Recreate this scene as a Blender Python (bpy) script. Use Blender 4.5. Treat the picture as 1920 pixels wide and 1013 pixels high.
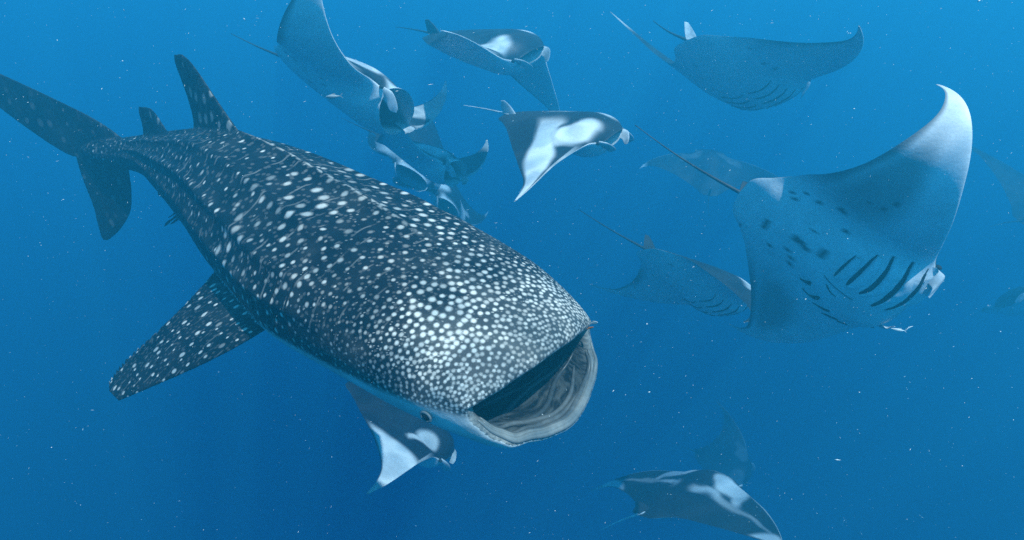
import bpy, math, random
import numpy as np
from mathutils import Vector, Matrix, kdtree, noise

# ------------------------------------------------------------------ camera, light, exposure
sc = bpy.context.scene
for o in list(bpy.data.objects): bpy.data.objects.remove(o)
C = sc.collection
PITCH = 25.0
cam_d = bpy.data.cameras.new('camera'); cam = bpy.data.objects.new('camera', cam_d); C.objects.link(cam)
cam.location = (0, 0, 0); cam.rotation_euler = (math.radians(90 - PITCH), 0, 0)
cam_d.sensor_width = 36; cam_d.lens = 18 / math.tan(math.radians(40)); cam_d.clip_start = .05; cam_d.clip_end = 500
sc.camera = cam
SUN = Vector((0.30, -0.28, 0.92)).normalized()
w = bpy.data.worlds.new('World'); sc.world = w; w.use_nodes = True
nt = w.node_tree; bg = nt.nodes['Background']
sky = nt.nodes.new('ShaderNodeTexSky'); sky.sky_type = 'NISHITA'; sky.sun_disc = False
sky.sun_elevation = math.asin(SUN.z); sky.sun_rotation = math.atan2(SUN.x, SUN.y)
tint = nt.nodes.new('ShaderNodeMixRGB'); tint.blend_type = 'MULTIPLY'; tint.inputs[0].default_value = 1   # skylight as it arrives through the sea surface
tint.inputs[2].default_value = (.14, .82, 1, 1); nt.links.new(sky.outputs[0], tint.inputs[1]); nt.links.new(tint.outputs[0], bg.inputs[0]); bg.inputs[1].default_value = 0.15
sl = bpy.data.lights.new('sun', 'SUN'); sl.energy = 4.9; sl.angle = math.radians(1.0); sl.color = (1, .97, .92)
so = bpy.data.objects.new('sun', sl); C.objects.link(so); so.rotation_euler = SUN.to_track_quat('Z', 'Y').to_euler()
sc.view_settings.view_transform = 'Standard'; sc.view_settings.look = 'None'
sc.view_settings.exposure = 1.0; sc.view_settings.gamma = 1; sc.view_settings.use_curve_mapping = False
sc.cycles.volume_bounces = 1; sc.cycles.max_bounces = 4; sc.cycles.diffuse_bounces = 2; sc.cycles.glossy_bounces = 1
sc.cycles.use_denoising = False
sc.cycles.use_adaptive_sampling = False

HAZE_DENSITY = 0.092
HAZE_COLOR = (0.024, 0.295, 0.41, 1)
HAZE_ABSORB = (0.0, 0.13, 0.40, 1)   # red dies first in sea water, blue last

# ------------------------------------------------------------------ helpers
def mat(name, rough=.6, spec=.3):
    m = bpy.data.materials.new(name); m.use_nodes = True
    b = m.node_tree.nodes['Principled BSDF']; b.inputs['Roughness'].default_value = rough
    b.inputs['Specular IOR Level'].default_value = spec
    return m, m.node_tree, b
def plain(name, col, rough=.6, nscale=18, amt=.35):
    m, t, b = mat(name, rough)
    n = t.nodes.new('ShaderNodeTexNoise'); n.inputs['Scale'].default_value = nscale; n.inputs['Detail'].default_value = 5
    r = t.nodes.new('ShaderNodeMixRGB'); r.inputs[1].default_value = (*[c * (1 - amt) for c in col], 1)
    r.inputs[2].default_value = (*[min(1, c * (1 + amt)) for c in col], 1)
    co = t.nodes.new('ShaderNodeTexCoord'); t.links.new(co.outputs['Object'], n.inputs['Vector'])
    t.links.new(n.outputs[0], r.inputs[0]); t.links.new(r.outputs[0], b.inputs['Base Color'])
    return m
def mesh_obj(name, V, Fc, m, parent=None, smooth=True):
    me = bpy.data.meshes.new(name); me.from_pydata([tuple(map(float, v)) for v in V], [], [tuple(map(int, f)) for f in Fc]); me.update()
    if smooth: me.polygons.foreach_set('use_smooth', [True] * len(me.polygons))
    if m: me.materials.append(m)
    o = bpy.data.objects.new(name, me); C.objects.link(o)
    if parent: o.parent = parent
    return o
def attr(me, name, arr):
    arr = np.asarray(arr, np.float32)
    if arr.ndim == 1:
        a = me.attributes.new(name, 'FLOAT', 'POINT'); a.data.foreach_set('value', arr)
    else:
        a = me.attributes.new(name, 'FLOAT_VECTOR', 'POINT'); a.data.foreach_set('vector', arr.ravel())
def grid_faces(n, m, closed=True):
    i, j = np.meshgrid(np.arange(n - 1), np.arange(m if closed else m - 1), indexing='ij'); j2 = (j + 1) % m
    return np.stack([i * m + j, i * m + j2, (i + 1) * m + j2, (i + 1) * m + j], -1).reshape(-1, 4).tolist()
def sm(a, b, x):
    t = np.clip((np.asarray(x, float) - a) / (b - a), 0, 1); return t * t * (3 - 2 * t)
def spline(P, n):
    """Catmull-Rom through the rows of P, n samples"""
    P = np.asarray(P, float); k = len(P); Q = np.vstack([2 * P[0] - P[1], P, 2 * P[-1] - P[-2]])
    t = np.linspace(0, k - 1, n); i = np.minimum(t.astype(int), k - 2); f = (t - i)[:, None]
    a, b, c, d = Q[i], Q[i + 1], Q[i + 2], Q[i + 3]
    return .5 * (2 * b + (c - a) * f + (2 * a - 5 * b + 4 * c - d) * f * f + (3 * b - a - 3 * c + d) * f ** 3)
def fin_mesh(secs, nrm, n=40, m=22, sub=None):
    """secs rows: LE xyz, TE xyz, thickness. A closed thin wing section lofted along the rows."""
    S = spline(secs, n); c = .5 - .5 * np.cos(np.linspace(0, np.pi, m))
    prof = 2.6 * (.2969 * np.sqrt(c) - .126 * c - .3516 * c ** 2 + .2843 * c ** 3 - .1036 * c ** 4) * 1.6 + .06
    prof[0] = .0; prof[-1] = .0
    nrm = np.asarray(nrm, float)
    if nrm.ndim == 1: nrm = np.repeat(nrm[None], len(S), 0)
    else: nrm = spline(nrm, n)
    V = []
    for r, N in zip(S, nrm):
        N = N / np.linalg.norm(N); le, te, th = r[:3], r[3:6], r[6]
        mid = le[None] + (te - le)[None] * c[:, None]
        top = mid + N * (prof * th / 2)[:, None]; bot = mid - N * (prof * th / 2)[:, None]
        V.append(np.vstack([top, bot[-2:0:-1]]))
    mm = len(V[0]); V = np.vstack(V); F = grid_faces(n, mm)
    F += [list(range(mm))[::-1], list(range((n - 1) * mm, n * mm))]
    return V, F
def tube(path, rad, m=10):
    P = np.asarray(path, float); V = []
    T = np.gradient(P, axis=0); T /= np.linalg.norm(T, axis=1)[:, None] + 1e-9
    ref = np.array([0, 0, 1.]) if abs(T[0, 2]) < .9 else np.array([0, 1., 0])
    for p, t, r in zip(P, T, np.broadcast_to(rad, len(P))):
        a = np.cross(t, ref); a /= np.linalg.norm(a); b = np.cross(t, a); g = np.linspace(0, 2 * np.pi, m, endpoint=False)[:, None]
        V.append(p + r * (np.cos(g) * a + np.sin(g) * b))
    F = grid_faces(len(P), m) + [list(range(m))[::-1], list(range((len(P) - 1) * m, len(P) * m))]
    return np.vstack(V), F
def ellipsoid(r, n=12, m=16):
    V = []
    for i in range(n):
        a = math.pi * (i + .5) / n
        for j in range(m):
            b = 2 * math.pi * j / m; V.append((r[0] * math.cos(a), r[1] * math.sin(a) * math.cos(b), r[2] * math.sin(a) * math.sin(b)))
    F = grid_faces(n, m) + [list(range(m))[::-1], list(range((n - 1) * m, n * m))]
    return np.array(V), F
def thing(name, label, cat, loc=(0, 0, 0), group=None):
    o = bpy.data.objects.new(name, None); C.objects.link(o); o.location = loc; o['label'] = label; o['category'] = cat
    o.empty_display_size = .2
    if group: o['group'] = group
    return o
def euler_m(a, b, c):
    ca, sa, cb, sb, cc, s_ = math.cos(a), math.sin(a), math.cos(b), math.sin(b), math.cos(c), math.sin(c)
    return np.array([[ca, -sa, 0], [sa, ca, 0], [0, 0, 1]]) @ np.array([[cb, 0, sb], [0, 1, 0], [-sb, 0, cb]]) @ np.array([[1, 0, 0], [0, cc, -s_], [0, s_, cc]])
def place(root, x):
    M = Matrix(euler_m(*x[3:6]).tolist()).to_4x4(); root.rotation_euler = M.to_euler(); root.location = x[:3]

# ------------------------------------------------------------------ the water
# far open water closing the view below the surface, and the body of water itself (a volume)
def water_bowl():
    R = 150; V = []; n, m = 18, 48
    for i in range(n):
        a = math.radians(1 - 91 * i / (n - 1))
        for j in range(m):
            b = 2 * math.pi * j / m; V.append((R * math.cos(a) * math.cos(b), R * math.cos(a) * math.sin(b), R * math.sin(a)))
    o = mesh_obj('water', V, grid_faces(n, m), plain('deep_water', (.003, .05, .16), .9, .02, .1)); o['kind'] = 'structure'
water_bowl()
def sea_surface_gobo():  # unseen surface sheet added to dapple the sun; ripple pattern put into its transparency
    m = bpy.data.materials.new('sea_surface_gobo'); m.use_nodes = True; t = m.node_tree; t.nodes.clear()
    o = t.nodes.new('ShaderNodeOutputMaterial'); tr = t.nodes.new('ShaderNodeBsdfTransparent'); co = t.nodes.new('ShaderNodeTexCoord')
    n1 = t.nodes.new('ShaderNodeTexNoise'); n1.inputs['Scale'].default_value = 1.1; n1.inputs['Detail'].default_value = 2
    ad = t.nodes.new('ShaderNodeMixRGB'); ad.blend_type = 'ADD'; ad.inputs[0].default_value = .55
    v = t.nodes.new('ShaderNodeTexVoronoi'); v.feature = 'DISTANCE_TO_EDGE'; v.inputs['Scale'].default_value = 1.9
    mr = t.nodes.new('ShaderNodeMapRange'); mr.interpolation_type = 'SMOOTHSTEP'; mr.inputs['From Min'].default_value = .0; mr.inputs['From Max'].default_value = .22
    mr.inputs['To Min'].default_value = 1.0; mr.inputs['To Max'].default_value = .62  # clear lines between darker cells stand in for focused sunlight
    t.links.new(co.outputs['Object'], n1.inputs['Vector']); t.links.new(co.outputs['Object'], ad.inputs[1]); t.links.new(n1.outputs['Color'], ad.inputs[2]); t.links.new(ad.outputs[0], v.inputs['Vector'])
    t.links.new(v.outputs['Distance'], mr.inputs['Value']); t.links.new(mr.outputs[0], tr.inputs['Color']); t.links.new(tr.outputs[0], o.inputs['Surface'])
    n = 161; g = np.linspace(-60, 60, n); X, Y = np.meshgrid(g, g); Z = 2.4 + .12 * np.sin(X * .9 + .4 * np.sin(Y)) + .10 * np.sin(Y * 1.3 + .7 * np.sin(X * .6))
    ob = mesh_obj('water_surface_gobo', np.stack([X.ravel(), Y.ravel(), Z.ravel()], -1), grid_faces(n, n, False), m); ob['kind'] = 'structure'
sea_surface_gobo()
x0, x1, y0, y1, z0, z1 = -38, 40, -26, 46, -34, 1.3
hv = [(x, y, z) for x in (x0, x1) for y in (y0, y1) for z in (z0, z1)]
hf = [(0, 1, 3, 2), (4, 6, 7, 5), (0, 4, 5, 1), (2, 3, 7, 6), (0, 2, 6, 4), (1, 5, 7, 3)]
hm = bpy.data.materials.new('water_volume'); hm.use_nodes = True; hm.node_tree.nodes.clear()
ho = hm.node_tree.nodes.new('ShaderNodeOutputMaterial'); pv = hm.node_tree.nodes.new('ShaderNodeVolumePrincipled')
pv.inputs['Color'].default_value = HAZE_COLOR; pv.inputs['Density'].default_value = HAZE_DENSITY; pv.inputs['Absorption Color'].default_value = HAZE_ABSORB; pv.inputs['Anisotropy'].default_value = 0.3
hm.node_tree.links.new(pv.outputs[0], ho.inputs['Volume'])
haze = mesh_obj('haze', hv, hf, hm, smooth=False); haze['kind'] = 'stuff'; haze['label'] = 'blue sea water thick with fine plankton'

# ------------------------------------------------------------------ whale shark
SK = [0.2819, 2.7968, -1.8542, -0.6375, 0.0768, -0.0614, 0.0456, -0.0027, -0.0278, 0.0024, 1.0]
def bend(p):
    k = SK[6:10]; S = np.linspace(0, 9, 361); s = np.clip(-p[:, 0], 0, 9)
    tq = np.clip((S - 5.2) / 1.6, 0, 1); psi = k[0] * S + k[1] * S ** 2 - .62 * tq * tq * (3 - 2 * tq); th = k[2] * S + k[3] * S ** 2
    cum = lambda a: np.concatenate([[0], np.cumsum((a[1:] + a[:-1]) / 2 * (S[1] - S[0]))])
    X, Y, Z = cum(-np.cos(psi) * np.cos(th)), cum(np.sin(psi) * np.cos(th)), cum(np.sin(th))
    i = lambda A: np.interp(s, S, A); ps, tt = i(psi), i(th)
    c = np.stack([i(X), i(Y), i(Z)], -1)
    t = -np.stack([-np.cos(ps) * np.cos(tt), np.sin(ps) * np.cos(tt), np.sin(tt)], -1)
    l = np.stack([np.sin(ps), np.cos(ps), 0 * ps], -1); n = np.cross(t, l)
    return c + l * p[:, 1:2] + n * p[:, 2:3] + t * np.maximum(p[:, 0:1], 0)
PS = np.array([0, .15, .4, .8, 1.4, 2.0, 2.8, 3.6, 4.4, 5.2, 5.8, 6.2, 6.55, 6.8])
PW = np.array([.61, .67, .71, .755, .79, .75, .62, .46, .34, .24, .175, .15, .12, .05])
PT = np.array([.11, .19, .27, .36, .45, .52, .61, .62, .49, .35, .25, .20, .15, .06])
PB = np.array([.25, .33, .40, .45, .50, .52, .48, .38, .29, .22, .17, .15, .13, .05])
def hi(P, s):
    k = spline(np.stack([PS, P], 1), 300); return np.interp(s, k[:, 0], k[:, 1])
def section(s, th):
    s = np.asarray(s, float); n = 2.0 + .36 * (1 - sm(.4, 2.2, s))
    c, q = np.cos(th), np.sin(th); W, T, B = hi(PW, s), hi(PT, s), hi(PB, s)
    y = W * np.sign(c) * np.abs(c) ** (2 / n); z = np.where(q > 0, T, B) * np.sign(q) * np.abs(q) ** (2 / n)
    z = z - .06 * np.exp(-(s / .8) ** 2)
    sw = .035 * np.exp(-((s - 1.65) / .35) ** 2) * np.exp(-((np.abs(np.sin(th)) - .35) / .45) ** 2); y = y + sw * np.sign(c); 
    # mid dorsal ridge and the long flank ridges
    r = sm(.9, 1.8, s) * (1 - sm(5.5, 6.4, s))
    for a, h in ((90, .045), (58, .030), (122, .030), (30, .032), (150, .032), (8, .026), (172, .026)):
        g = np.exp(-((np.degrees(th) % 360 - a) / 4.0) ** 2) * h * r; y = y + g * c; z = z + g * q
    return np.stack([-s + 0 * y, y, z], -1)
NT = 176
TH = np.linspace(0, 2 * np.pi, NT, endpoint=False)
def rim(th):
    c, q = np.cos(th), np.sin(th); up = q > 0
    y = .60 * np.sign(c) * np.abs(c) ** .85
    k = 1 - (y / .60) ** 2
    x = np.where(up, -.17 + .10 * k ** .8, -.17 + .29 * k ** .6)
    z = np.where(up, -.07 + .09 * k, -.07 - .275 * np.abs(q) ** .75)
    return np.stack([x, y, z], -1)
def trunk():
    rows = []; kind = []
    R0 = rim(TH); q = np.sin(TH); up = (q > 0)[:, None]; S6 = section(.75, TH); ds = (section(.80, TH) - section(.70, TH)) / .1 * .75
    R0[:, 2] += np.where(q < 0, .007 * np.sin(TH * 9 + 1) + .005 * np.sin(TH * 17), .003 * np.sin(TH * 13)); R0[:, 0] += np.where(q < 0, .008 * np.sin(TH * 7), 0)
    T0 = np.where(up, np.stack([.22 + 0 * q, 0 * q, .30 * q], -1), np.stack([-.10 + 0 * q, .12 * np.cos(TH), -.30 + .2 * (1 + q)], -1))
    inner = []
    nu = 26
    for u in np.linspace(0, 1, nu)[::-1][1:] if False else []: pass
    outer = []
    for u in np.linspace(0, 1, nu):
        h00, h10, h01, h11 = 2 * u ** 3 - 3 * u ** 2 + 1, u ** 3 - 2 * u ** 2 + u, -2 * u ** 3 + 3 * u ** 2, u ** 3 - u ** 2
        outer.append(h00 * R0 + h10 * T0 + h01 * S6 + h11 * ds)
    for s in np.linspace(.80, 6.8, 130): outer.append(section(s, TH))
    cen = np.array([-.12, 0, -.17])
    def ring(x, W, T, B, zc): 
        c = np.cos(TH); return np.stack([x + 0 * c, W * np.sign(c) * np.abs(c) ** .9, zc + np.where(q > 0, T, B) * np.sign(q) * np.abs(q) ** .9], -1)
    r1 = R0 + np.where(up, np.array([-.015, 0, -.012]), np.array([-.01, 0, .012])) + (cen - R0) * np.where(up, .035, .075) * np.array([1, 1, 1])
    r2 = R0 + (cen - R0) * np.where(up, .06, .14) + np.array([-.06, 0, -.01])
    steps = [r1, r2, ring(-.36, .52, .08, .30, -.10), ring(-.7, .44, .09, .27, -.10), ring(-1.05, .30, .09, .2, -.10), ring(-1.35, .12, .05, .08, -.10), ring(-1.45, .02, .01, .01, -.10)]
    st = np.array([R0] + steps); m = st.shape[0]
    global INNER
    INNER = spline(st.reshape(m, -1), 60).reshape(60, NT, 3)
    inner = list(INNER)[1:]
    rows = inner[::-1] + outer
    kinds = [1 + i / 59 for i in range(59)][::-1] + [0] * len(outer)
    V = np.vstack(rows); K = np.repeat(kinds, NT)
    F = grid_faces(len(rows), NT) + [list(range(NT))[::-1], list(range((len(rows) - 1) * NT, len(rows) * NT))]
    F = [f[::-1] for f in F]
    return V, F, K
tv, tf, tk = trunk()
parts = [(tv, tf, tk)]
# first and second dorsal fins: normal along y
d1 = [(-3.05, 0, .40, -4.50, 0, .36, .26), (-3.28, 0, .62, -4.38, 0, .48, .17), (-3.5, 0, .76, -4.28, 0, .60, .12), (-3.76, 0, .92, -4.32, 0, .78, .09), (-3.98, 0, 1.06, -4.44, 0, .97, .06), (-4.16, 0, 1.15, -4.53, 0, 1.10, .045), (-4.33, 0, 1.195, -4.52, 0, 1.18, .03)]
d2 = [(-4.85, 0, .24, -5.85, 0, .12, .14), (-5.0, 0, .36, -5.80, 0, .26, .09), (-5.18, 0, .46, -5.78, 0, .38, .06), (-5.36, 0, .55, -5.80, 0, .51, .04), (-5.5, 0, .595, -5.78, 0, .585, .03)]
cu = [(-6.0, 0, .0, -6.85, 0, -.05, .14), (-6.2, 0, .19, -6.98, 0, -.07, .11), (-6.55, 0, .39, -7.22, 0, .04, .07), (-7.0, 0, .58, -7.58, 0, .27, .055), (-7.5, 0, .77, -7.95, 0, .54, .045), (-8.1, 0, .98, -8.35, 0, .86, .035), (-8.52, 0, 1.12, -8.58, 0, 1.08, .03)]
cl = [(-6.05, 0, .05, -6.85, 0, .12, .13), (-6.20, 0, -.14, -6.93, 0, -.10, .10), (-6.24, 0, -.40, -6.92, 0, -.36, .06), (-6.34, 0, -.68, -6.88, 0, -.64, .05), (-6.56, 0, -.93, -6.88, 0, -.90, .035), (-6.74, 0, -1.07, -6.88, 0, -1.06, .03), (-6.81, 0, -1.11, -6.86, 0, -1.11, .03)]
an = [(-5.2, 0, -.12, -5.7, 0, -.1, .1), (-5.4, 0, -.28, -5.7, 0, -.24, .05), (-5.58, 0, -.40, -5.72, 0, -.38, .03)]
for s_ in (d1, d2, cu, cl, an): parts.append((*fin_mesh(s_, (0, 1, 0)), None))
def pect(sg, tip, drop):
    r0 = np.array([-1.75, sg * .60, -.22]); r1 = np.array([-2.75, sg * .44, -.18])
    rows = []
    for f, ch, th in ((-.16, 1.15, .24), (.0, 1.08, .17), (.18, .98, .12), (.4, .84, .085), (.62, .70, .065), (.82, .56, .05), (.94, .42, .04), (1.0, .26, .03)):
        pass
        T = np.array(tip); L = r0 + (T - r0) * f; L = L + np.array([.30 * math.sin(math.pi * max(0, f)) , 0, .16 * math.sin(math.pi * max(0, f))])
        D = (r1 - r0); D = D / np.linalg.norm(D); D = D * (1 - f) + np.array([-1, 0, -.1]) * f; D /= np.linalg.norm(D)
        E2 = L + D * ch; rows.append((*L, *E2, th))
    ax = np.array(tip) - r0; nn = np.cross((-1, 0, 0), ax); nn = nn / np.linalg.norm(nn)
    return fin_mesh(rows, nn, 170, 46)
PTIP = (-2.75, -1.33, -1.02)
parts.append((*pect(-1, PTIP, 0), None)); parts.append((*pect(1, (-2.9, 1.5, -1.3), 0), None))
for sg in (-1, 1):
    pv_ = [(-4.1, sg * .2, -.2, -4.6, sg * .15, -.2, .12), (-4.22, sg * .26, -.27, -4.58, sg * .22, -.27, .07), (-4.34, sg * .31, -.33, -4.58, sg * .29, -.33, .045), (-4.44, sg * .34, -.37, -4.54, sg * .335, -.37, .03)]
    parts.append((*fin_mesh(pv_, (0, .8, -sg * .5)), None))
V = []; F = []; off = 0
for v, f, _ in parts:
    V.append(v); F += [[i + off for i in q] for q in f]; off += len(v)
V = np.vstack(V)
# weld trunk and fins into one skin, in the straight rest pose
src = mesh_obj('skin_source', V, F, None)
md = src.modifiers.new('r', 'REMESH'); md.mode = 'VOXEL'; md.voxel_size = .0095; md.use_smooth_shade = True
m2 = src.modifiers.new('s', 'SMOOTH'); m2.factor = .5; m2.iterations = 3
dg = bpy.context.evaluated_depsgraph_get(); me = bpy.data.meshes.new_from_object(src.evaluated_get(dg)); bpy.data.objects.remove(src)
n = len(me.vertices); P = np.empty(n * 3, np.float32); me.vertices.foreach_get('co', P); P = P.reshape(-1, 3).astype(float)
KIND = np.concatenate([np.asarray(p[2]) if p[2] is not None else np.full(len(p[0]), -1.) for p in parts])
PID = np.concatenate([np.full(len(p[0]), i) for i, p in enumerate(parts)])
kd = kdtree.KDTree(len(V))
for i, v in enumerate(V): kd.insert(v, i)
kd.balance()
idx = np.array([kd.find(p)[1] for p in P]); kind = KIND[idx]; pid = PID[idx]
# pattern coordinates: distance from the snout and arc length from the back's midline
SS = np.linspace(0, 6.8, 120); TT = np.linspace(np.pi / 2, -np.pi / 2, 90)
ARC = np.zeros((len(SS), len(TT)))
for i, s in enumerate(SS):
    q = section(s, TT); ARC[i, 1:] = np.cumsum(np.linalg.norm(np.diff(q, axis=0), axis=1))
s = np.clip(-P[:, 0], 0, 6.8)
yy = np.abs(P[:, 1]) / hi(PW, s); z_ = P[:, 2] + .06 * np.exp(-(s / .8) ** 2); zz = z_ / np.where(z_ > 0, hi(PT, s), hi(PB, s))
nn = (2.0 + .36 * (1 - sm(.4, 2.2, s))) / 2
ang = np.arctan2(yy ** nn, np.sign(zz) * np.abs(zz) ** nn)          # 0 top, pi bottom
fi = np.clip(s / 6.8 * (len(SS) - 1), 0, len(SS) - 1.001); fj = np.clip(ang / np.pi * (len(TT) - 1), 0, len(TT) - 1.001)
i0 = fi.astype(int); j0 = fj.astype(int); a_, b_ = fi - i0, fj - j0
arc = ARC[i0, j0] * (1 - a_) * (1 - b_) + ARC[i0 + 1, j0] * a_ * (1 - b_) + ARC[i0, j0 + 1] * (1 - a_) * b_ + ARC[i0 + 1, j0 + 1] * a_ * b_
arc *= np.sign(P[:, 1])
ks = np.array([-.3, 0, .25, .7, 1.3, 2.0, 3.0, 4.5, 7.0, 9]); kr = np.array([24, 22, 18, 13, 9.5, 7.0, 5.6, 5.4, 6.0, 6.5])
kv = np.array([20, 20, 16, 12.5, 9.6, 7.8, 6.6, 8.5, 16, 16.])
sp_ = -P[:, 0]; g = np.linspace(-.3, 9, 800); G = np.concatenate([[0], np.cumsum(np.interp(g, ks, kr)[:-1] * (g[1] - g[0]))])
U = np.interp(sp_, g, G); Vc = arc * np.interp(sp_, ks, kv)
fin = kind < -.5
is_p = (pid >= 6) & fin; is_v = (pid < 6) & fin
pl_ = np.hypot(np.abs(P[:, 1]) - .5, P[:, 2] + .1); U = np.where(is_p, (P[:, 0] + pl_ * .45) * 13, U); Vc = np.where(is_p, pl_ * 10.5 + 3, Vc)
U = np.where(is_v, P[:, 0] * 6.5, U); Vc = np.where(is_v, P[:, 2] * 5.0 + 9 * np.sign(P[:, 1]), Vc)
belly = np.where(fin, 0., sm(.575, .615, ang / np.pi + .05 * (1 - sm(.2, 1.2, s)))) * (1 - sm(4.2, 5.2, s))
finm = np.where(is_v & (pid >= 3), .86, np.where(is_v, .6, np.where(is_p, .1, 0.)))
mouth = np.where(kind > .5, kind, 0.)
# the white spots: one by one, tiny and packed on the snout, larger and in rows along the trunk
def spacing(s_, a_):
    d = np.interp(s_, [0, .12, .35, .8, 1.3, 1.9, 2.6], [.025, .027, .035, .056, .092, .126, .150])
    return d * (1 - .36 * sm(.35, .75, np.abs(a_)) * (1 - sm(1.7, 2.3, s_)))
rs = np.random.default_rng(12)
okv = np.where((kind > -.5) & (kind < .2) & (belly < .4) & (-P[:, 0] < 2.35))[0]
wgt = 1 / spacing(s[okv], arc[okv]) ** 2; cand = rs.choice(okv, 42000, p=wgt / wgt.sum())
CX = np.zeros((9000, 3)); CR = np.zeros(9000); CB = np.zeros(9000); CS = np.zeros(9000); nc = 0
for q in cand:
    d = spacing(-P[q, 0], arc[q])
    if nc == 0 or (np.abs(CX[:nc] - P[q]).max(1) > d * .9).all() or (((CX[:nc] - P[q]) ** 2).sum(1) > (.5 * (d + CS[:nc])) ** 2 * .86).all():
        pk = 1 - float(sm(.15, 1.1, -P[q, 0])); u = rs.random()
        CX[nc] = P[q]; CS[nc] = d; lg = noise.noise(Vector((P[q, 0] * 2.2, P[q, 1] * 2.2, P[q, 2] * 2.2))); CR[nc] = d * (.20 + .13 * u + .22 * pk + .07 * lg); CB[nc] = min(1, .40 + .5 * rs.random() + .08 * pk + .45 * lg); nc += 1
# rows round the trunk
for si in np.arange(2.30, 6.75, .165):
    ai = int(np.clip(si / 6.8 * (len(SS) - 1), 0, len(SS) - 1)); half = ARC[ai, -1] * .60; st_ = np.interp(si, [2.3, 4, 6], [.150, .125, .075])
    off_ = rs.random() * st_
    for a0 in np.arange(-half + off_, half, st_):
        s2 = si + rs.normal() * .013 + .03 * math.sin(a0 * 5); a2 = a0 + rs.normal() * st_ * .08
        th_ = np.interp(abs(a2), ARC[ai], TT); p_ = section(np.array([s2]), np.array([th_]))[0]; p_[1] = abs(p_[1]) * np.sign(a2)
        if rs.random() < .1: continue
        big = rs.random(); CX[nc] = p_; CS[nc] = .15; CR[nc] = (.015 + .014 * big ** 1.5) * np.interp(s2, [2.3, 4, 6.5], [1, .85, .62]); CB[nc] = .45 + .55 * rs.random(); nc += 1
nbig = nc
# faint specks between them
for q in rs.choice(okv, 2600, p=wgt / wgt.sum()):
    d = spacing(-P[q, 0], arc[q])
    if nc < 8990 and (((CX[:nc] - P[q]) ** 2).sum(1) > (CR[:nc] * 1.1 + d * .2) ** 2).all() and -P[q, 0] > .35:
        CX[nc] = P[q]; CS[nc] = d; CR[nc] = d * (.07 + .07 * rs.random()); CB[nc] = .16 + .3 * rs.random(); nc += 1
kc = kdtree.KDTree(nc); SCL = np.array([1.18, 1, 1])
for i in range(nc): kc.insert(CX[i] * SCL, i)
kc.balance()
spd = np.full(n, 9.); spb = np.zeros(n); spe = np.ones(n); PSC = P * SCL
for i in np.where((kind > -.5) & (kind < .3) & (belly < .98) & (-P[:, 0] < 6.9))[0]:
    f_ = kc.find_n(PSC[i], 4); b0 = 9.; bi = 0
    for (_, k_, d_) in f_:
        if d_ / CR[k_] < b0: b0 = d_ / CR[k_]; bi = k_
    spd[i] = b0; spb[i] = CB[bi]; spe[i] = (f_[1][2] - f_[0][2]) / CS[f_[0][1]]
Q = bend(P)
me.vertices.foreach_set('co', Q.astype(np.float32).ravel())
attr(me, 'uvp', np.stack([U, Vc, 0 * U], -1)); attr(me, 'belly', belly); attr(me, 'finm', finm); attr(me, 'mouth', mouth); attr(me, 'rest', P)
attr(me, 'angle', np.abs(ang)); attr(me, 'spd', np.minimum(spd, 3)); attr(me, 'spb', spb); attr(me, 'spe', spe); attr(me, 'isfin', fin.astype(float)); attr(me, 'sback', np.maximum(0, sp_))
me.update()

class NB:
    """tiny helper for shader graphs"""
    def __init__(s, t): s.t = t
    def n(s, ty, **kw):
        x = s.t.nodes.new(ty)
        for k, v in kw.items(): setattr(x, k, v)
        return x
    def set(s, sock, v):
        if isinstance(v, bpy.types.NodeSocket): s.t.links.new(v, sock)
        elif v is not None: sock.default_value = v
    def m(s, op, a, b=None, c=None, clamp=False):
        x = s.n('ShaderNodeMath', operation=op, use_clamp=clamp); s.set(x.inputs[0], a); s.set(x.inputs[1], b); s.set(x.inputs[2], c); return x.outputs[0]
    def at(s, name, vec=False):
        x = s.n('ShaderNodeAttribute', attribute_name=name); return x.outputs['Vector' if vec else 'Fac']
    def mix(s, f, a, b):
        x = s.n('ShaderNodeMixRGB'); s.set(x.inputs[0], f); s.set(x.inputs[1], a); s.set(x.inputs[2], b); return x.outputs[0]
    def ss(s, a, b, v):
        x = s.n('ShaderNodeMapRange', interpolation_type='SMOOTHSTEP'); s.set(x.inputs['Value'], v); s.set(x.inputs['From Min'], a); s.set(x.inputs['From Max'], b); return x.outputs[0]
    def noise(s, vec, scale, det=3, rough=.5):
        x = s.n('ShaderNodeTexNoise'); s.set(x.inputs['Vector'], vec); s.set(x.inputs['Scale'], scale); s.set(x.inputs['Detail'], det); s.set(x.inputs['Roughness'], rough); return x.outputs
    def vor(s, vec, feature='F1', rnd=.9, scale=1.0):
        x = s.n('ShaderNodeTexVoronoi', feature=feature, voronoi_dimensions='2D'); s.set(x.inputs['Vector'], vec); s.set(x.inputs['Scale'], scale); s.set(x.inputs['Randomness'], rnd); return x.outputs

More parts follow.
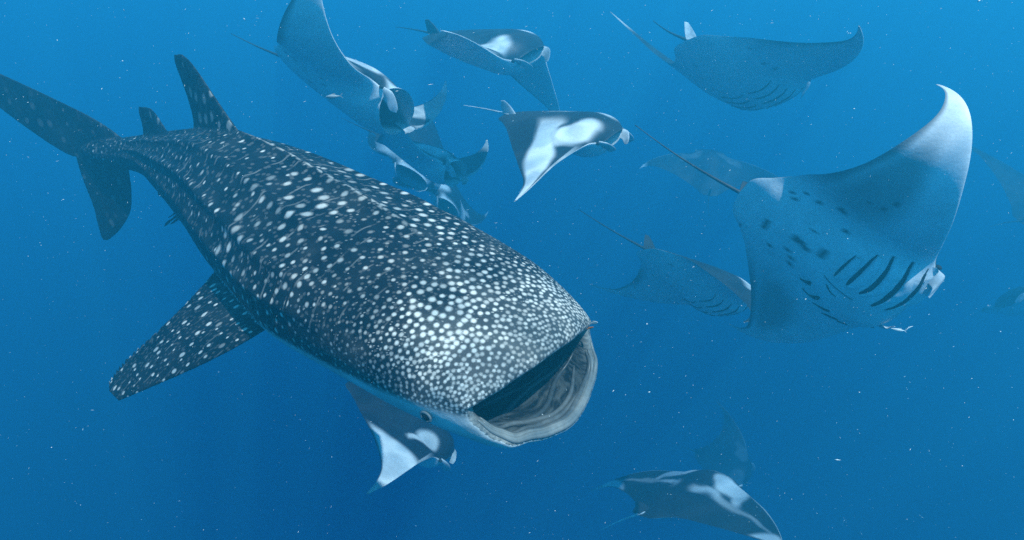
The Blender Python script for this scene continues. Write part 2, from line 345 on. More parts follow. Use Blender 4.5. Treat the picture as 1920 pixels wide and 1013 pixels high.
def shark_skin():
    m, t, b = mat('shark_skin', .5, .15); N = NB(t)
    uv = N.at('uvp', True); rest = N.at('rest', True)
    wob = N.noise(rest, 5.0, 2); wv = N.n('ShaderNodeVectorMath', operation='SUBTRACT'); N.set(wv.inputs[0], wob['Color']); wv.inputs[1].default_value = (.5, .5, .5)
    ws = N.n('ShaderNodeVectorMath', operation='SCALE'); N.set(ws.inputs[0], wv.outputs[0]); ws.inputs['Scale'].default_value = .45
    wa = N.n('ShaderNodeVectorMath', operation='ADD'); N.set(wa.inputs[0], uv); N.set(wa.inputs[1], ws.outputs[0]); uvw = wa.outputs[0]
    sb = N.at('sback'); head = N.m('SUBTRACT', 1.0, N.ss(.15, 1.5, sb)); snout = N.m('SUBTRACT', 1.0, N.ss(.0, .75, sb))
    v1 = N.vor(uvw, rnd=.68); ve = N.vor(uvw, 'DISTANCE_TO_EDGE', .68)
    sep = N.n('ShaderNodeSeparateColor'); N.set(sep.inputs[0], v1['Color']); r1, r2 = sep.outputs[0], sep.outputs[1]
    # radius: small or missing cells along the trunk, filled cells on the snout
    rad = N.m('ADD', N.m('MULTIPLY_ADD', r1, .15, .10), N.m('MULTIPLY', snout, .19))
    rad = N.m('ADD', rad, N.m('MULTIPLY', head, .075))
    d = N.m('DIVIDE', v1['Distance'], rad)
    spot = N.m('SUBTRACT', 1.0, N.ss(.62, 1.28, d))
    spot = N.m('MULTIPLY', spot, N.ss(.015, .09, ve['Distance']))
    dim = N.m('MAXIMUM', N.ss(.12, .55, r2), N.m('MULTIPLY', head, .75))
    spot = N.m('MULTIPLY', spot, dim)
    # the placed spots of head and trunk
    wd_ = N.m('MULTIPLY_ADD', N.noise(rest, 45, 3, .6)[0], .55, -.275)
    ps = N.m('SUBTRACT', 1.0, N.ss(.42, 1.32, N.m('ADD', N.at('spd'), wd_)))
    ps = N.m('MULTIPLY', N.m('MULTIPLY', ps, N.ss(-.03, .17, N.at('spe'))), N.at('spb'))
    isf = N.at('isfin'); spot = N.m('ADD', N.m('MULTIPLY', spot, isf), N.m('MULTIPLY', ps, N.m('SUBTRACT', 1.0, isf)))
    # a second family of tiny dots between the big ones
    sc2 = N.n('ShaderNodeVectorMath', operation='SCALE'); N.set(sc2.inputs[0], uvw); sc2.inputs['Scale'].default_value = 1.9
    v2 = N.vor(sc2.outputs[0], rnd=1.0); sp2 = N.m('SUBTRACT', 1.0, N.ss(.12, .26, v2['Distance']))
    sp2 = N.m('MULTIPLY', N.m('MULTIPLY', sp2, .10), N.ss(.55, 1.1, d))
    # thin broken lines running round the trunk and along the flank ridges
    wv2 = N.n('ShaderNodeTexWave', wave_type='BANDS', bands_direction='X'); N.set(wv2.inputs['Vector'], uvw); wv2.inputs['Scale'].default_value = .32; wv2.inputs['Distortion'].default_value = 3.5; wv2.inputs['Detail'].default_value = 2; wv2.inputs['Detail Scale'].default_value = .6
    ln = N.m('MULTIPLY', N.ss(.93, 1.0, wv2.outputs['Fac']), N.ss(.48, .62, N.noise(uv, .9, 2)[0]))
    ln = N.m('MULTIPLY', N.m('MULTIPLY', ln, .20), N.m('SUBTRACT', 1.0, head))
    an = N.at('angle'); ridge = N.m('SUBTRACT', 1.0, N.ss(.0, .028, an))
    dash = N.ss(.42, .6, N.noise(uv, 2.2, 1)[0])
    ridge = N.m('MULTIPLY', N.m('MULTIPLY', ridge, dash), N.m('MULTIPLY', N.m('MULTIPLY', N.ss(.9, 1.6, sb), .65), N.m('SUBTRACT', 1.0, N.ss(3.0, 3.3, sb))))
    mott = N.ss(.42, .70, N.noise(rest, 3.2, 5, .62)[0])
    fine = N.noise(rest, 60, 4, .7)[0]
    base = N.mix(N.m('MULTIPLY', mott, N.m("MULTIPLY_ADD", head, .65, .18)), (.003, .008, .013, 1), (.060, .066, .064, 1))
    base = N.mix(N.m('MULTIPLY', snout, .7), base, (.07, .08, .08, 1))
    sall = N.m('MAXIMUM', N.m('MAXIMUM', spot, sp2), N.m('MAXIMUM', ln, ridge))
    sall = N.m('MULTIPLY', sall, N.m('SUBTRACT', 1.0, N.at('finm')))
    sall = N.m('MULTIPLY', sall, N.m('MULTIPLY_ADD', fine, .5, .68), clamp=True)
    col = N.mix(sall, base, (.54, .53, .485, 1))
    # pale belly below the sharp line of the flank
    bl = N.at('belly'); col = N.mix(bl, col, N.mix(mott, (.36, .40, .40, 1), (.50, .54, .54, 1)))
    # pale lip band and the inside of the mouth
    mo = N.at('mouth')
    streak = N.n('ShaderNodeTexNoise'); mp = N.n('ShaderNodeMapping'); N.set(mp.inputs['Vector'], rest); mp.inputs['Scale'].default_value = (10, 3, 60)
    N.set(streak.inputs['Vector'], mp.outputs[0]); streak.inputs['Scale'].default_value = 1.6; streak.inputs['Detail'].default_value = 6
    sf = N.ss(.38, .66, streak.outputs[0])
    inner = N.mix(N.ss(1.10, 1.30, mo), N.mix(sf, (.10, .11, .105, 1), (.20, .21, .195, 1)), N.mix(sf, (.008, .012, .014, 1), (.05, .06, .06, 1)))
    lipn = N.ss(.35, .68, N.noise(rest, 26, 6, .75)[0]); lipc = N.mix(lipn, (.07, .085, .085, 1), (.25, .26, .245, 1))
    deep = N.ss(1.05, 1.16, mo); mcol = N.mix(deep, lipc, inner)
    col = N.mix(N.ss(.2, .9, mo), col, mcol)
    # worn pale edges of the fins
    N.set(b.inputs['Base Color'], col)
    bp = N.n('ShaderNodeBump'); bp.inputs['Strength'].default_value = .25; bp.inputs['Distance'].default_value = .02
    N.set(bp.inputs['Height'], N.m('ADD', N.noise(rest, 22, 5, .6)[0], N.m('MULTIPLY', N.m('MULTIPLY', N.ss(.5, 1, mo), streak.outputs[0]), 3.0)))
    t.links.new(bp.outputs[0], b.inputs['Normal'])
    N.set(b.inputs['Roughness'], N.m('MULTIPLY_ADD', fine, .3, .38))
    return m
skin = shark_skin()
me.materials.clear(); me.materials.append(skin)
me.polygons.foreach_set('material_index', [0] * len(me.polygons)); me.polygons.foreach_set('use_smooth', [True] * len(me.polygons))
shark = thing('whale_shark', 'huge dark whale shark covered in white spots, mouth wide open, in the foreground', 'whale shark')
place(shark, SK)
body = bpy.data.objects.new('body', me); C.objects.link(body); body.parent = shark; body.name = 'body'
def on_shark(p): return bend(np.atleast_2d(np.array(p, float)))
eye_m = plain('shark_eye', (.006, .008, .01), .12, 30, .2)
lid_m = plain('shark_eyelid', (.10, .13, .14), .5, 30, .3)
for sg in (1, -1):
    es, ea = .36, math.radians(-16)
    p = section(np.array([es]), np.array([ea]))[0]; q = section(np.array([es]), np.array([ea + .05]))[0]
    p = p * np.array([1, sg, 1])
    v, f = ellipsoid((.021, .017, .018)); mesh_obj('eye', on_shark(v + p + np.array([0, sg * -.002, 0])), f, eye_m, shark)
    ringp = [(p[0] + .032 * math.cos(a), p[1] + sg * .001, p[2] + .023 * math.sin(a)) for a in np.linspace(0, 2 * np.pi, 25)]
    v, f = tube(ringp, .007, 8); mesh_obj('eyelid', on_shark(v), f, lid_m, shark)
# five gill openings on each side, above the root of the pectoral fin
for sg in (1, -1):
    for k in range(5):
        s0 = 1.30 + .125 * k; pts = []
        for a in np.linspace(math.radians(38 - 2 * k), math.radians(-18 + 3 * k), 20):
            p = section(np.array([s0 + .05 * math.sin((a + .3) * 2.2)]), np.array([a]))[0]; pts.append((p[0], sg * p[1], p[2]))
        rr = .007 * np.sin(np.linspace(.05, math.pi - .05, 20)) ** .5
        v, f = tube(pts, rr, 8); mesh_obj('gill_slit', on_shark(v), f, eye_m, shark)
# folds of the mouth lining: soft ridges following the lower jaw
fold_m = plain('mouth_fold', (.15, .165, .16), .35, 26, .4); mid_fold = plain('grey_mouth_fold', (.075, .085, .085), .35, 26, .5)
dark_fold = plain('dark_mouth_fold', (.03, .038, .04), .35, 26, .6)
random.seed(4)
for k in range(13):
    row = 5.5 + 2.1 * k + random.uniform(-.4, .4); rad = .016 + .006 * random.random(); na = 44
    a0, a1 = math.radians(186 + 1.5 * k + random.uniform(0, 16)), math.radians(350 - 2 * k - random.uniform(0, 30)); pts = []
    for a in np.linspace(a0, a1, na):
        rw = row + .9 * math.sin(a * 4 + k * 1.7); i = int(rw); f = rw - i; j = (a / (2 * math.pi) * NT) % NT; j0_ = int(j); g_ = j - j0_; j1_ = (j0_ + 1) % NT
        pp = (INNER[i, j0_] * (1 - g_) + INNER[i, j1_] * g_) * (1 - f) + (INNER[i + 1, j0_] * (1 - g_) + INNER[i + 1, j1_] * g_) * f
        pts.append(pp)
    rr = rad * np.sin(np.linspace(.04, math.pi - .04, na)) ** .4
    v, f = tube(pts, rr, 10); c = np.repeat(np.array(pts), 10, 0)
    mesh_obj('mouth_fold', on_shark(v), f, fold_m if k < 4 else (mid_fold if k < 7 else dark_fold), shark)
# two small fish that keep close to the tip of the upper lip
# ------------------------------------------------------------------ manta rays
YY = np.array([0, .1, .17, .25, .4, .55, .7, .82, .92, 1.0])
XL = np.array([.36, .355, .335, .28, .215, .125, -.01, -.15, -.30, -.46])
XT = np.array([-.52, -.50, -.42, -.35, -.275, -.235, -.24, -.275, -.36, -.47])
def wing_yz(y, k):
    t = np.linspace(0, 1, 81); h = np.where(t > .15, (t - .15) / .85, 0)
    ph = np.where(t > .15, k[0] * np.minimum(1, h * 5) + k[1] * h + k[2] * h * h, 0)
    cum = lambda a: np.concatenate([[0], np.cumsum((a[1:] + a[:-1]) / 2 * (t[1] - t[0]))])
    return np.interp(y, t, cum(np.cos(ph))), np.interp(y, t, cum(np.sin(ph))), np.interp(y, t, ph)
def flex(P, x):
    P = np.asarray(P, float); ay = np.abs(P[:, 1]); L = P[:, 1] > 0; e = x[12:15]
    h = np.maximum(0, (ay - .15) / .85); tw = np.where(L, e[1], e[2]) * h ** (x[15] if len(x) > 15 else 1)
    xm = -.2; xr = P[:, 0] - xm; z = P[:, 2]
    X = xm + xr * np.cos(tw) - z * np.sin(tw) + e[0] * h * h; Z = xr * np.sin(tw) + z * np.cos(tw)
    al, bl, pl = wing_yz(np.minimum(ay, 1), x[6:9]); ar, br, pr = wing_yz(np.minimum(ay, 1), x[9:12])
    a = np.where(L, al, ar); b = np.where(L, bl, br); p = np.where(L, pl, pr)
    return np.stack([X, (a - Z * np.sin(p)) * np.sign(P[:, 1]), b + Z * np.cos(p)], -1)
def disc(NA, mo):
    """rest disc, loop of each section: upper side back to front, mouth cavity, lower side front to back"""
    t = np.linspace(-1, 1, NA); eta = np.sign(t) * np.abs(t) ** .92 * .998
    m = 44; c = .5 - .5 * np.cos(np.linspace(0, np.pi, m)); V = []; side = []
    for e in eta:
        a = abs(e); xl, xt = np.interp(a, YYs, XLs), np.interp(a, YYs, XTs)
        hd = 1 - sm(.15, .28, a); tz = .125 * math.exp(-(a / .30) ** 2) + .040 * (1 - a) + .004
        blunt = np.sqrt(1 - (1 - np.minimum(c / .30, 1)) ** 2) * (1 - c) ** .8 * 1.15
        air = 2.0 * np.sqrt(c) * (1 - c) ** 1.1 * 1.05
        sh = blunt * hd + air * (1 - hd) * 1.0
        lip = mo * math.sqrt(max(0, 1 - (a / .175) ** 2)); dep = .30 * math.sqrt(max(0, 1 - (a / .175) ** 2))
        x = xl + (xt - xl) * c
        zt = np.maximum(tz * sh * .85, lip * (1 - sm(0, .30, c)) * .8); zb = -np.maximum(tz * sh, lip * (1 - sm(0, .35, c)))
        zt[-1] = zb[-1] = 0
        cav = np.linspace(0, 1, 9)[1:-1]; r = np.sin(cav * np.pi)
        zc = zt[0] * .92 + (zb[0] * .92 - zt[0] * .92) * cav
        top = np.stack([x, 0 * x + e, zt], -1)[::-1]; bot = np.stack([x - .03 * lip / .1 * (1 - sm(0, .2, c)), 0 * x + e, zb], -1)
        cv = np.stack([xl - dep * r ** .6, 0 * cav + e, zc], -1)
        V.append(np.vstack([top, cv, bot[:-1]])); 
    side = np.concatenate([np.ones(m), np.full(7, .5), np.zeros(m - 1)])
    mm = len(V[0]); V = np.vstack(V); S = np.tile(side, NA)
    F = grid_faces(NA, mm) + [list(range(mm)), list(range((NA - 1) * mm, NA * mm))[::-1]]
    return V, F, S
_s = spline(np.stack([YY, XL, XT], 1), 200); YYs, XLs, XTs = _s[:, 0], _s[:, 1], _s[:, 2]
def manta_skin():
    m, t, b = mat('manta_skin', .55, .3); N = NB(t); rest = N.at('rest', True); c = N.n('ShaderNodeAttribute', attribute_name='tone')
    f = N.noise(rest, 9, 5, .6)[0]; f2 = N.noise(rest, 90, 3, .7)[0]
    k = N.m('ADD', N.m('MULTIPLY_ADD', f, .5, .55), N.m('MULTIPLY', f2, .35))
    mp = N.n('ShaderNodeVectorMath', operation='SCALE'); N.set(mp.inputs[0], c.outputs['Vector']); N.set(mp.inputs['Scale'], k)
    t.links.new(mp.outputs[0], b.inputs['Base Color'])
    bp = N.n('ShaderNodeBump'); bp.inputs['Strength'].default_value = .15; bp.inputs['Distance'].default_value = .02; N.set(bp.inputs['Height'], N.noise(rest, 30, 4, .6)[0]); t.links.new(bp.outputs[0], b.inputs['Normal'])
    return m
mskin = manta_skin()
fin_dark = plain('manta_dark', (.022, .028, .034), .55, 14, .4); fin_pale = plain('manta_pale', (.40, .43, .45), .5, 9, .7)
slit_m = plain('gill_opening', (.012, .016, .02), .8, 20, .3); flap_m = plain('gill_flap', (.60, .63, .64), .6, 20, .2)
DK = np.array([.016, .022, .028]); WH = np.array([.64, .65, .65])
def blob(x, y, cx, cy, rx, ry, soft=.25, ang=0):
    ca, sa = math.cos(ang), math.sin(ang); u = ((x - cx) * ca + (y - cy) * sa) / rx; v = (-(x - cx) * sa + (y - cy) * ca) / ry
    return 1 - sm(1 - soft, 1 + soft, np.sqrt(u * u + v * v))
def tone(P, S, o):
    x, y = P[:, 0], P[:, 1]; a = np.abs(y); rng = np.random.default_rng(o.get('seed', 1))
    xl = np.interp(a, YYs, XLs); xt = np.interp(a, YYs, XTs); c = np.clip((xl - x) / (xl - xt + 1e-6), 0, 1)
    # back: dark with pale shoulder hooks
    nz = np.array([noise.noise(Vector((float(px) * 7, float(py) * 7, o.get('seed', 1)))) for px, py in zip(x, y)]) if len(x) < 60000 else 0
    g1, g2, g3 = rng.uniform(.75, 1.2), rng.uniform(.7, 1.25), rng.uniform(-.3, .35); xq, aq = x + .035 * nz, a + .05 * nz
    w = np.maximum(blob(xq, aq, .17, .24, .085 * g1, .15 * g2, .24, .35 + g3), 0)
    w = np.maximum(w, blob(xq, aq, .10, .36, .05 * g2, .10 * g1, .4, .9 + g3) * .8)
    w = w * (.82 + .3 * nz) * o.get('shoulder', 1)
    w = np.maximum(w, sm(.86, .95, a) * o.get('tip', .6))
    if o.get('band'):     # pale band from the shoulder out along the middle of the wing
        cc = .50 + .04 * nz; wd = .12 + .26 * sm(.3, .7, a)
        w = np.maximum(w, (1 - sm(wd * .7, wd * 1.2, np.abs(c - cc))) * sm(.02, .28, a + .06 * nz) * o['band'])
    if o.get('distal'):
        w = np.maximum(w, sm(.50 + o.get('dstart', 0), .58 + o.get('dstart', 0), a + .25 * (c - .5) + .03 * nz) * (1 - sm(.91, .95, a)) * o['distal'] * sm(.0, .10, 1 - c))
    if o.get('vee'):
        w = np.maximum(w, (1 - sm(.02, .085, np.abs(c - .47 + .08 * nz))) * sm(.03, .12, a) * o['vee'] * (.45 + .55 * blob(c, a, .47, .12, .2, .16, .6)))
        w = np.maximum(w, blob(x, a, .30, .0, .035, .12, .5) * o['vee'] * .6)
    w = np.maximum(w, (c < .045) * sm(.3, .5, a) * .5)
    lp = (1 - sm(.16, .20, a)) * sm(xl - .07, xl - .02, x) * o.get('lips', 0); w = np.maximum(w, lp)
    top = DK + (WH - DK) * w[:, None]
    # belly: white with dusky rear margin, wing edge and dark blotches
    d = sm(.80, 1.0, c + .05 * nz) * sm(.15, .45, a) * .75
    d = np.maximum(d, sm(.90, .99, a) * .3)
    if o.get('duskwing'): d = np.maximum(d, blob(c, a, .66, .50, .26, .23, .5) * .55)
    for k in range(o.get('spots', 10)):
        d = np.maximum(d, blob(x, y, rng.uniform(-.36, .0), rng.uniform(-.26, .26), rng.uniform(.006, .02), rng.uniform(.006, .014), .4, rng.uniform(0, 3)) * .9)
    for (sx, sy, rx, ry) in o.get('marks', []): d = np.maximum(d, blob(x, y, sx, sy, rx, ry, .3) * .92)
    bot = WH + (DK - WH) * d[:, None]
    m = np.array([.03, .04, .05]) + (WH - .03) * (lp * sm(xl - .05, xl - .01, x))[:, None]
    S_ = S[:, None]; out = np.where(S_ > .75, top, bot); return np.where((S_ > .25) & (S_ < .75), m, out)
_cache = {}
def belly_z(x, y, mo):
    """lower side of the rest disc under (x, y)"""
    key = mo
    if key not in _cache:
        V_, F_, S_ = disc(121, mo); k = kdtree.KDTree(int((S_ < .25).sum())); P_ = V_[S_ < .25]
        for i, p in enumerate(P_): k.insert((p[0], p[1], 0), i)
        k.balance(); _cache[key] = (k, P_)
    k, P_ = _cache[key]; r = k.find_n((x, y, 0), 4); wts = [1 / (q[2] + 1e-4) for q in r]
    return sum(P_[q[1]][2] * w_ for q, w_ in zip(r, wts)) / sum(wts)
def manta(label, x, R, tt, o, res=150):
    root = thing('manta_ray', label, 'manta ray', group='manta rays gathered around the whale shark'); place(root, x)
    mo = o.get('mouth', .05)
    V, F, S = disc(res, mo)
    b = mesh_obj('body', flex(V, x) * R, F, mskin, root); attr(b.data, 'rest', V); attr(b.data, 'tone', tone(V, S, o))
    # tail
    tl = np.linspace(0, 1, 30); ph = o.get('tailup', 0)
    path = np.stack([-.47 - (tt + .05) * tl, .02 * np.sin(tl * 3), .012 + ph * tl ** 2], -1)
    v, f = tube(flex(path, x) * R, R * (.0085 * (1 - tl) ** 1.6 + .0022), 8)
    mesh_obj('tail', v, f, fin_pale if o.get('paletail') else fin_dark, root)
    # small dorsal fin at the tail's root
    v, f = fin_mesh([(-.40, 0, .010, -.52, 0, .006, .03), (-.43, 0, .045, -.53, 0, .030, .02), (-.475, 0, .085, -.54, 0, .070, .012), (-.515, 0, .108, -.545, 0, .102, .006)], (0, 1, 0), 14, 10)
    mesh_obj('dorsal_fin', flex(v, x) * R, f, fin_pale if o.get('paledf', 0) else fin_dark, root)
    # cephalic fins
    for sg in (-1, 1):
        L_ = o.get('ceph', .22)
        L_ *= .8; rows = [(.25, .208, .010, .26, .150, -.026, .046), (.345, .196, .010, .34, .150, -.044, .036), (.36 + .08 * L_, .182, .004, .35 + .07 * L_, .140, -.060, .024), (.36 + .17 * L_, .160, -.010, .35 + .15 * L_, .126, -.068, .016), (.36 + .23 * L_, .138, -.026, .35 + .21 * L_, .114, -.064, .011), (.36 + .26 * L_, .120, -.040, .36 + .25 * L_, .108, -.056, .006)]
        nr = np.array([0, .56 * sg, -.83]); v, f = fin_mesh([(r[0], sg * r[1], r[2], r[3], sg * r[4], r[5], r[6]) for r in rows], nr, 20, 12)
        hub = np.array([[.30, sg * .19, 0.]]); sh_ = flex(hub, x) - hub
        mesh_obj('cephalic_fin', (v + sh_) * R, f, mskin if 0 else (fin_pale if o.get('paleceph', 1) else fin_dark), root)
        v, f = ellipsoid((.013, .008, .012), 6, 8); mesh_obj('eye', (v + np.array([.315, sg * .216, .0]) + sh_) * R, f, slit_m, root)
    # five gill slits each side of the belly, with a raised pale flap before each
    def strip(nm, line, wd, mt, prof):
        """a ribbon laid along LINE on the belly; PROF: offsets along x (in widths or absolute) and heights"""
        n_ = len(line); rows_ = []
        for dx, h_, rel in prof:
            rows_.append(np.array([(lx + dx * (w_ if rel else w_ / max(wd)), ly, belly_z(lx + dx * (w_ if rel else 1), ly, mo) - h_) for (lx, ly), w_ in zip(line, wd)]))
        vv = np.vstack(rows_); ff = []
        for q in range(len(prof) - 1):
            for i in range(n_ - 1): ff.append((q * n_ + i, q * n_ + i + 1, (q + 1) * n_ + i + 1, (q + 1) * n_ + i))
        mesh_obj(nm, flex(vv, x) * R, ff, mt, root)
    SLIT = [(-1, -.002, 1), (-.6, .0035, 1), (0, .0045, 1), (.6, .0035, 1), (1, -.002, 1)]
    if o.get('lines'):
        for k, ln in enumerate(GILL_LINES):
            L = spline(np.array(ln), 20); tq = np.linspace(0, 1, 20)
            if k < 5: wd = (.0185, .0185, .017, .0135, .009)[k] * (.5 + .5 * tq) * np.sin(np.pi * np.clip(tq * .93 + .04, 0, 1)) ** .45
            elif k < 10: wd = .023 * np.sin(np.pi * np.clip(tq * .96 + .02, 0, 1)) ** .8 + .001
            else: wd = .007 * np.sin(np.pi * np.clip(tq * .96 + .02, 0, 1)) ** .6 + .001
            if k < 5: strip('gill_flap', L, np.sin(np.pi * np.clip(tq * .9 + .05, 0, 1)) ** .4, flap_m, [(.008, .0015, 0), (.014, .0115, 0), (.030, .0085, 0), (.050, .001, 0)])
            strip('gill_slit', L, wd, slit_m, SLIT)
    elif o.get('gills'):
        for sg in (-1, 1):
            for k in range(5):
                tq = np.linspace(0, 1, 14); yo, yi = .215 - .010 * k, .02; gx = (.275, .215, .150, .085, .020)[k]
                L = np.stack([gx + .02 * np.sin(tq * np.pi) , sg * (yo + (yi - yo) * tq)], -1)
                wd = (.0135, .0135, .0125, .010, .007)[k] * (.5 + .5 * tq) * np.sin(np.pi * np.clip(tq * .93 + .04, 0, 1)) ** .45
                strip('gill_slit', L, wd, slit_m, SLIT)
    return root
GILL_LINES = [
    [(0.282, -0.226), (0.305, -0.142), (0.312, -0.075), (0.304, -0.023), (0.278, 0.013)] ,
    [(0.215, -0.249), (0.236, -0.167), (0.245, -0.095), (0.24, -0.033), (0.224, 0.018)] ,
    [(0.148, -0.237), (0.166, -0.159), (0.173, -0.095), (0.169, -0.044), (0.153, -0.006)] ,
    [(0.101, -0.198), (0.097, -0.127), (0.095, -0.071), (0.093, -0.03), (0.092, -0.002)] ,
    [(0.041, -0.129), (0.036, -0.094), (0.033, -0.061), (0.031, -0.029), (0.031, 0.001)] ,
    [(-0.065, 0.149), (-0.049, 0.153), (-0.036, 0.149), (-0.026, 0.138), (-0.02, 0.12)] ,
    [(-0.025, 0.192), (0.004, 0.201), (0.026, 0.199), (0.042, 0.187), (0.052, 0.164)] ,
    [(0.047, 0.227), (0.073, 0.225), (0.095, 0.22), (0.112, 0.211), (0.124, 0.199)] ,
    [(0.108, 0.255), (0.132, 0.248), (0.151, 0.241), (0.165, 0.234), (0.175, 0.227)] ,
    [(0.184, 0.248), (0.194, 0.244), (0.203, 0.241), (0.212, 0.237), (0.221, 0.234)] ,
    [(-0.001, 0.035), (0.027, 0.044), (0.061, 0.049), (0.102, 0.049), (0.151, 0.045)] ,
    [(0.033, 0.067), (0.049, 0.081), (0.065, 0.09), (0.08, 0.093), (0.094, 0.09)] ,
]
MANTAS = [
 ('largest manta ray, spotted white belly towards us, one long white wing raised', [3.246, 5.569, -2.443, -0.603, 0.422, 4.948, 0.1, 0.2, 0.15, -0.95, 1.226, .93, 0.30, -0.104, -0.38, 2.0], 2.2, .62, dict(gills=1.0, lines=1, ceph=.05, spots=0, duskwing=1, mouth=.05, seed=3, marks=[(-0.323, -0.171, 0.0102, 0.0144), (-0.273, -0.213, 0.0068, 0.0108), (-0.296, -0.156, 0.0102, 0.0153), (-0.211, -0.22, 0.0093, 0.0144), (-0.131, -0.275, 0.0093, 0.0162), (-0.11, -0.275, 0.0085, 0.0126), (-0.052, -0.192, 0.011, 0.0117), (-0.334, 0.019, 0.0187, 0.0198), (-0.332, 0.044, 0.0119, 0.0126), (-0.19, -0.019, 0.0136, 0.0162), (-0.159, -0.019, 0.0119, 0.0126), (-0.127, -0.01, 0.0153, 0.0126), (-0.062, -0.044, 0.0255, 0.0252), (-0.151, -0.098, 0.0051, 0.0063), (-0.262, 0.113, 0.0102, 0.0126), (-0.187, 0.06, 0.0068, 0.0072), (-0.154, 0.083, 0.0085, 0.009), (-0.142, 0.12, 0.0136, 0.0135), (-0.429, 0.142, 0.0085, 0.009), (-0.033, -0.489, 0.011, 0.0162), (-0.041, -0.436, 0.0085, 0.0108), (-0.091, -0.416, 0.0068, 0.009)]), 260),
 ('faint grey bellied manta ray above the largest one, bent pale wingtip at the top', [4.276, 11.668, -1.449, 6.721, 0.392, -0.44, 0.5, 0.3, 0.25, -0.314, -0.058, -0.046, -0.009, -0.046, 0.024], 3.04, .25, dict(gills=.99, spots=6, paledf=1, seed=5), 150),
 ('dark backed manta ray with a broad white band down its hanging wing', [0.732, 8.05, -1.7, 2.62, -3.22, -3.088, -0.296, -0.138, -0.141, -0.377, 0.308, 0.497, 0.609, -0.002, 0.511], 1.9, .35, dict(band=1, paledf=1, paletail=1, seed=7), 150),
 ('hazy manta ray at top centre seen nearly edge on, with small white patches', [-0.422, 12.028, -1.026, -0.518, 0.11, 0.133, -1.153, 0.061, 0.238, 0.422, 0.089, -0.047, 0.741, 0.191, 0.058], 2.69, .3, dict(tip=.8, distal=.4, seed=9), 120),
 ('large open mouthed manta ray, one pale wing rising out of the top of the frame', [-2.374, 9.21, -1.373, -0.458, 0.286, -0.751, 0.125, 0.907, 0.955, -0.724, 1.166, 1.169, 0.57, 0.151, 0.258], 2.59, .4, dict(mouth=.13, lips=1, tip=1, distal=.6, seed=11), 150),
 ('small open mouthed manta ray with bright lower lip, above the middle of the shark', [-1.787, 12.12, -3.141, -0.497, 0.26, -0.527, -0.025, 0.79, 0.855, -0.65, 1.16, 1.163, 0.556, 0.063, 0.506], 2.4, .4, dict(mouth=.13, lips=1, seed=13), 110),
 ('pale shouldered manta ray with round dark mouth, close above the back of the shark', [-2.495, 15.952, -3.984, -1.675, 0.505, -0.891, -0.442, -0.363, -0.357, -1.161, -0.824, -0.166, -0.518, -0.008, 0.135], 2.76, .4, dict(mouth=.13, lips=1, seed=15), 110),
 ('faintest of the open mouthed manta rays, lowest beside the ridge of the shark', [-1.867, 16.692, -5.283, -1.472, 0.365, -1.06, 0.021, 0.076, 0.02, -0.967, -0.936, -0.866, -0.138, 0.019, -0.088], 2.47, .4, dict(mouth=.13, lips=1, seed=17), 110),
 ('manta ray between shark snout and largest manta, belly slits under a dark folded wing', [3.033, 8.807, -4.338, 0.124, 0.566, -0.613, -0.102, 0.016, 0.003, -0.509, -0.119, -0.052, 0.168, -0.078, 0.176], 2.3, .55, dict(gills=.99, spots=5, tip=.0, seed=19), 150),
 ('manta ray at the bottom edge, dark back with pale vee and white wingtip', [3.048, 7.805, -7.866, 3.659, 3.043, -3.633, -0.265, 0.345, 0.273, -0.354, 0.332, 0.236, 0.196, 0.599, 0.188], 2.2, .35, dict(vee=.8, distal=.9, dstart=.24, paletail=1, seed=21), 150),
 ('faint dark manta ray half hidden just behind the one at the bottom edge', [8.124, 17.701, -16.344, -0.45, 0.1, 0.25, 0.2, 0.3, 0.3, 0.1, 0.2, 0.2, 0.0, 0.0, 0.0], 2.36, .4, dict(tip=.2, shoulder=.3, seed=23), 110),
 ('manta ray right under the head of the shark, white hanging wing with a dark tip', [-1.576, 7.376, -6.049, -0.365, 0.508, -0.558, -0.1, 0.296, 0.212, 0.062, -0.025, -0.181, 0.543, -0.108, 0.389], 2.2, .4, dict(distal=1, seed=25), 150),
 ('dim manta ray cut by the right edge, low beside the mouth of the largest manta', [14.636, 15.071, -7.905, 3.3, 0.0, 0.85, 0.15, 0.2, 0.2, 0.1, 0.3, 0.2, 0.0, 0.0, 0.0], 2.7, .4, dict(seed=27), 100),
 ('dim manta ray behind the tail of the largest manta, only a small white wingtip bright', [7.374, 22.252, -6.232, 1.35, -0.45, 0.1, 0.15, 0.2, 0.2, 0.15, 0.25, 0.25, 0.0, 0.0, 0.0], 2.76, .4, dict(tip=1, shoulder=.25, seed=29), 100),
 ('dim dark wing of a manta ray cut by the right edge, above the other', [15.231, 16.045, -5.818, 0.35, 0.0, 0.35, 0.15, 0.2, 0.2, 0.05, 0.1, 0.1, 0.0, 0.0, 0.0], 3.0, .4, dict(tip=0, shoulder=.4, seed=31), 100),
]
for a in MANTAS: manta(*a)

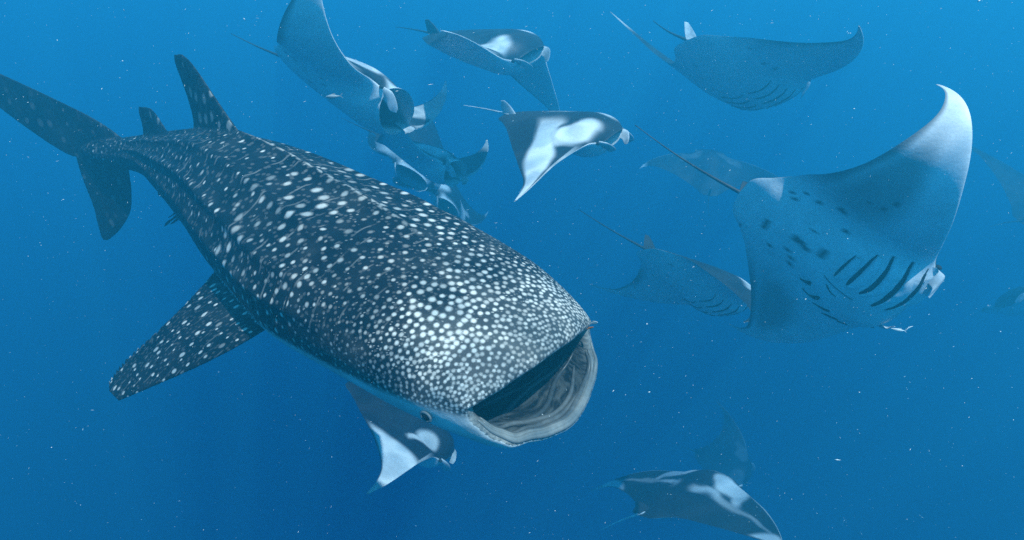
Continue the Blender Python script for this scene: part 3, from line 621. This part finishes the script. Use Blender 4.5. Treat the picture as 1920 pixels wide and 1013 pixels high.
# ------------------------------------------------------------------ drifting plankton
def at_px(px, py, d):
    f = 960 / math.tan(math.radians(40)); p = math.radians(PITCH)
    return d * (Vector((0, math.cos(p), -math.sin(p))) + Vector((1, 0, 0)) * (px - 960) / f + Vector((0, math.sin(p), math.cos(p))) * (506.5 - py) / f)
rng = np.random.default_rng(8); PV = []; PF = []
for k in range(5200):
    d = 1.6 + 11 * rng.random() ** .8; c = np.array(at_px(rng.uniform(-300, 2220), rng.uniform(-250, 1260), d))
    L = rng.uniform(.0012, .0036) * (.45 + .25 * d) * (1.9 if rng.random() < .06 else 1); W = L * rng.uniform(.3, 1)
    if rng.random() < .10: L *= 3.0
    ax = rng.normal(size=3) + np.array([1.2, 0, .8]); ax /= np.linalg.norm(ax); n1 = np.cross(ax, rng.normal(size=3)); n1 /= np.linalg.norm(n1); n2 = np.cross(ax, n1)
    o_ = len(PV); PV += [c + ax * L, c + n1 * W * .5, c + n2 * W * .5, c - n1 * W * .5, c - n2 * W * .5, c - ax * L]
    for i in range(4): PF += [(o_, o_ + 1 + i, o_ + 1 + (i + 1) % 4), (o_ + 5, o_ + 1 + (i + 1) % 4, o_ + 1 + i)]
pl = mesh_obj('plankton', PV, PF, plain('plankton', (.6, .65, .62), .5, 5, .3)); pl['kind'] = 'stuff'; pl['label'] = 'fine pale plankton specks drifting through the water'; 

# ------------------------------------------------------------------ small fish
def small_fish(label, px, py, d, length, heading, m, roll=0, group=None):
    root = thing('small_fish', label, 'fish', at_px(px, py, d), group); n_, m_ = 26, 14; V = []
    for i in range(n_):
        t = i / (n_ - 1); hgt = .5 * .26 * math.sin(math.pi * min(1, t * 1.02 + .01)) ** .75 * (1 - .35 * t) + .012; wd = hgt * .5
        bx = .5 - t; by = .10 * math.sin(t * 2.6)
        for j in range(m_):
            a = 2 * math.pi * j / m_; V.append((bx, by + wd * math.cos(a), hgt * math.sin(a)))
    V = np.array(V) * length; F = grid_faces(n_, m_) + [list(range(m_))[::-1], list(range((n_ - 1) * m_, n_ * m_))]
    ye = .10 * math.sin(2.6); pts = [mesh_obj('body', V, F, m, root)]
    v, f = fin_mesh([(-.44, ye, 0, -.52, ye, 0, .02), (-.54, ye, .07, -.60, ye, .06, .012), (-.64, ye, .15, -.67, ye, .15, .006)], (0, 1, 0), 10, 8); mesh_obj('tail_fin', v * length, f, m, root)
    v, f = fin_mesh([(-.44, ye, 0, -.52, ye, 0, .02), (-.54, ye, -.07, -.60, ye, -.06, .012), (-.64, ye, -.15, -.67, ye, -.15, .006)], (0, 1, 0), 10, 8); mesh_obj('tail_fin', v * length, f, m, root)
    v, f = fin_mesh([(.12, .09, .10, -.2, .09, .08, .015), (.02, .09, .16, -.2, .09, .13, .008), (-.1, .09, .19, -.2, .09, .18, .005)], (0, 1, 0), 10, 8); mesh_obj('dorsal_fin', v * length, f, m, root)
    for sg in (-1, 1):
        v, f = ellipsoid((.018, .010, .018), 6, 8); mesh_obj('eye', (v + np.array([.38, .03 + sg * .028, .02])) * length, f, eye_m, root)
    hd = Vector(heading).normalized(); root.rotation_euler = hd.to_track_quat('X', 'Z').to_euler(); root.rotation_euler.x += roll
    return root
silver = plain('silver_fish', (.62, .63, .60), .35, 20, .2); amber = plain('amber_fish', (.50, .16, .04), .45, 20, .3); grey_f = plain('grey_fish', (.30, .33, .34), .45, 20, .3)
small_fish('tiny pale curved fish at the tip of the upper lip of the shark', 1113, 606, 3.72, .075, (.5, -.6, .45), silver)
small_fish('tiny orange fish tucked under the tip of the upper lip of the shark', 1106, 616, 3.74, .055, (.8, -.3, .5), amber)
small_fish('small grey fish alone left of the open mouthed manta ray', 625, 181, 6.0, .16, (-1, .2, -.1), grey_f)
small_fish('small pale fish below the head of the largest manta ray, left of its pair', 1683, 618, 5.2, .11, (-1, .2, .05), silver, 0, None)
small_fish('small pale fish below the mouth of the largest manta ray, right of its pair', 1706, 615, 5.2, .06, (1, .2, .5), silver, 0, None)
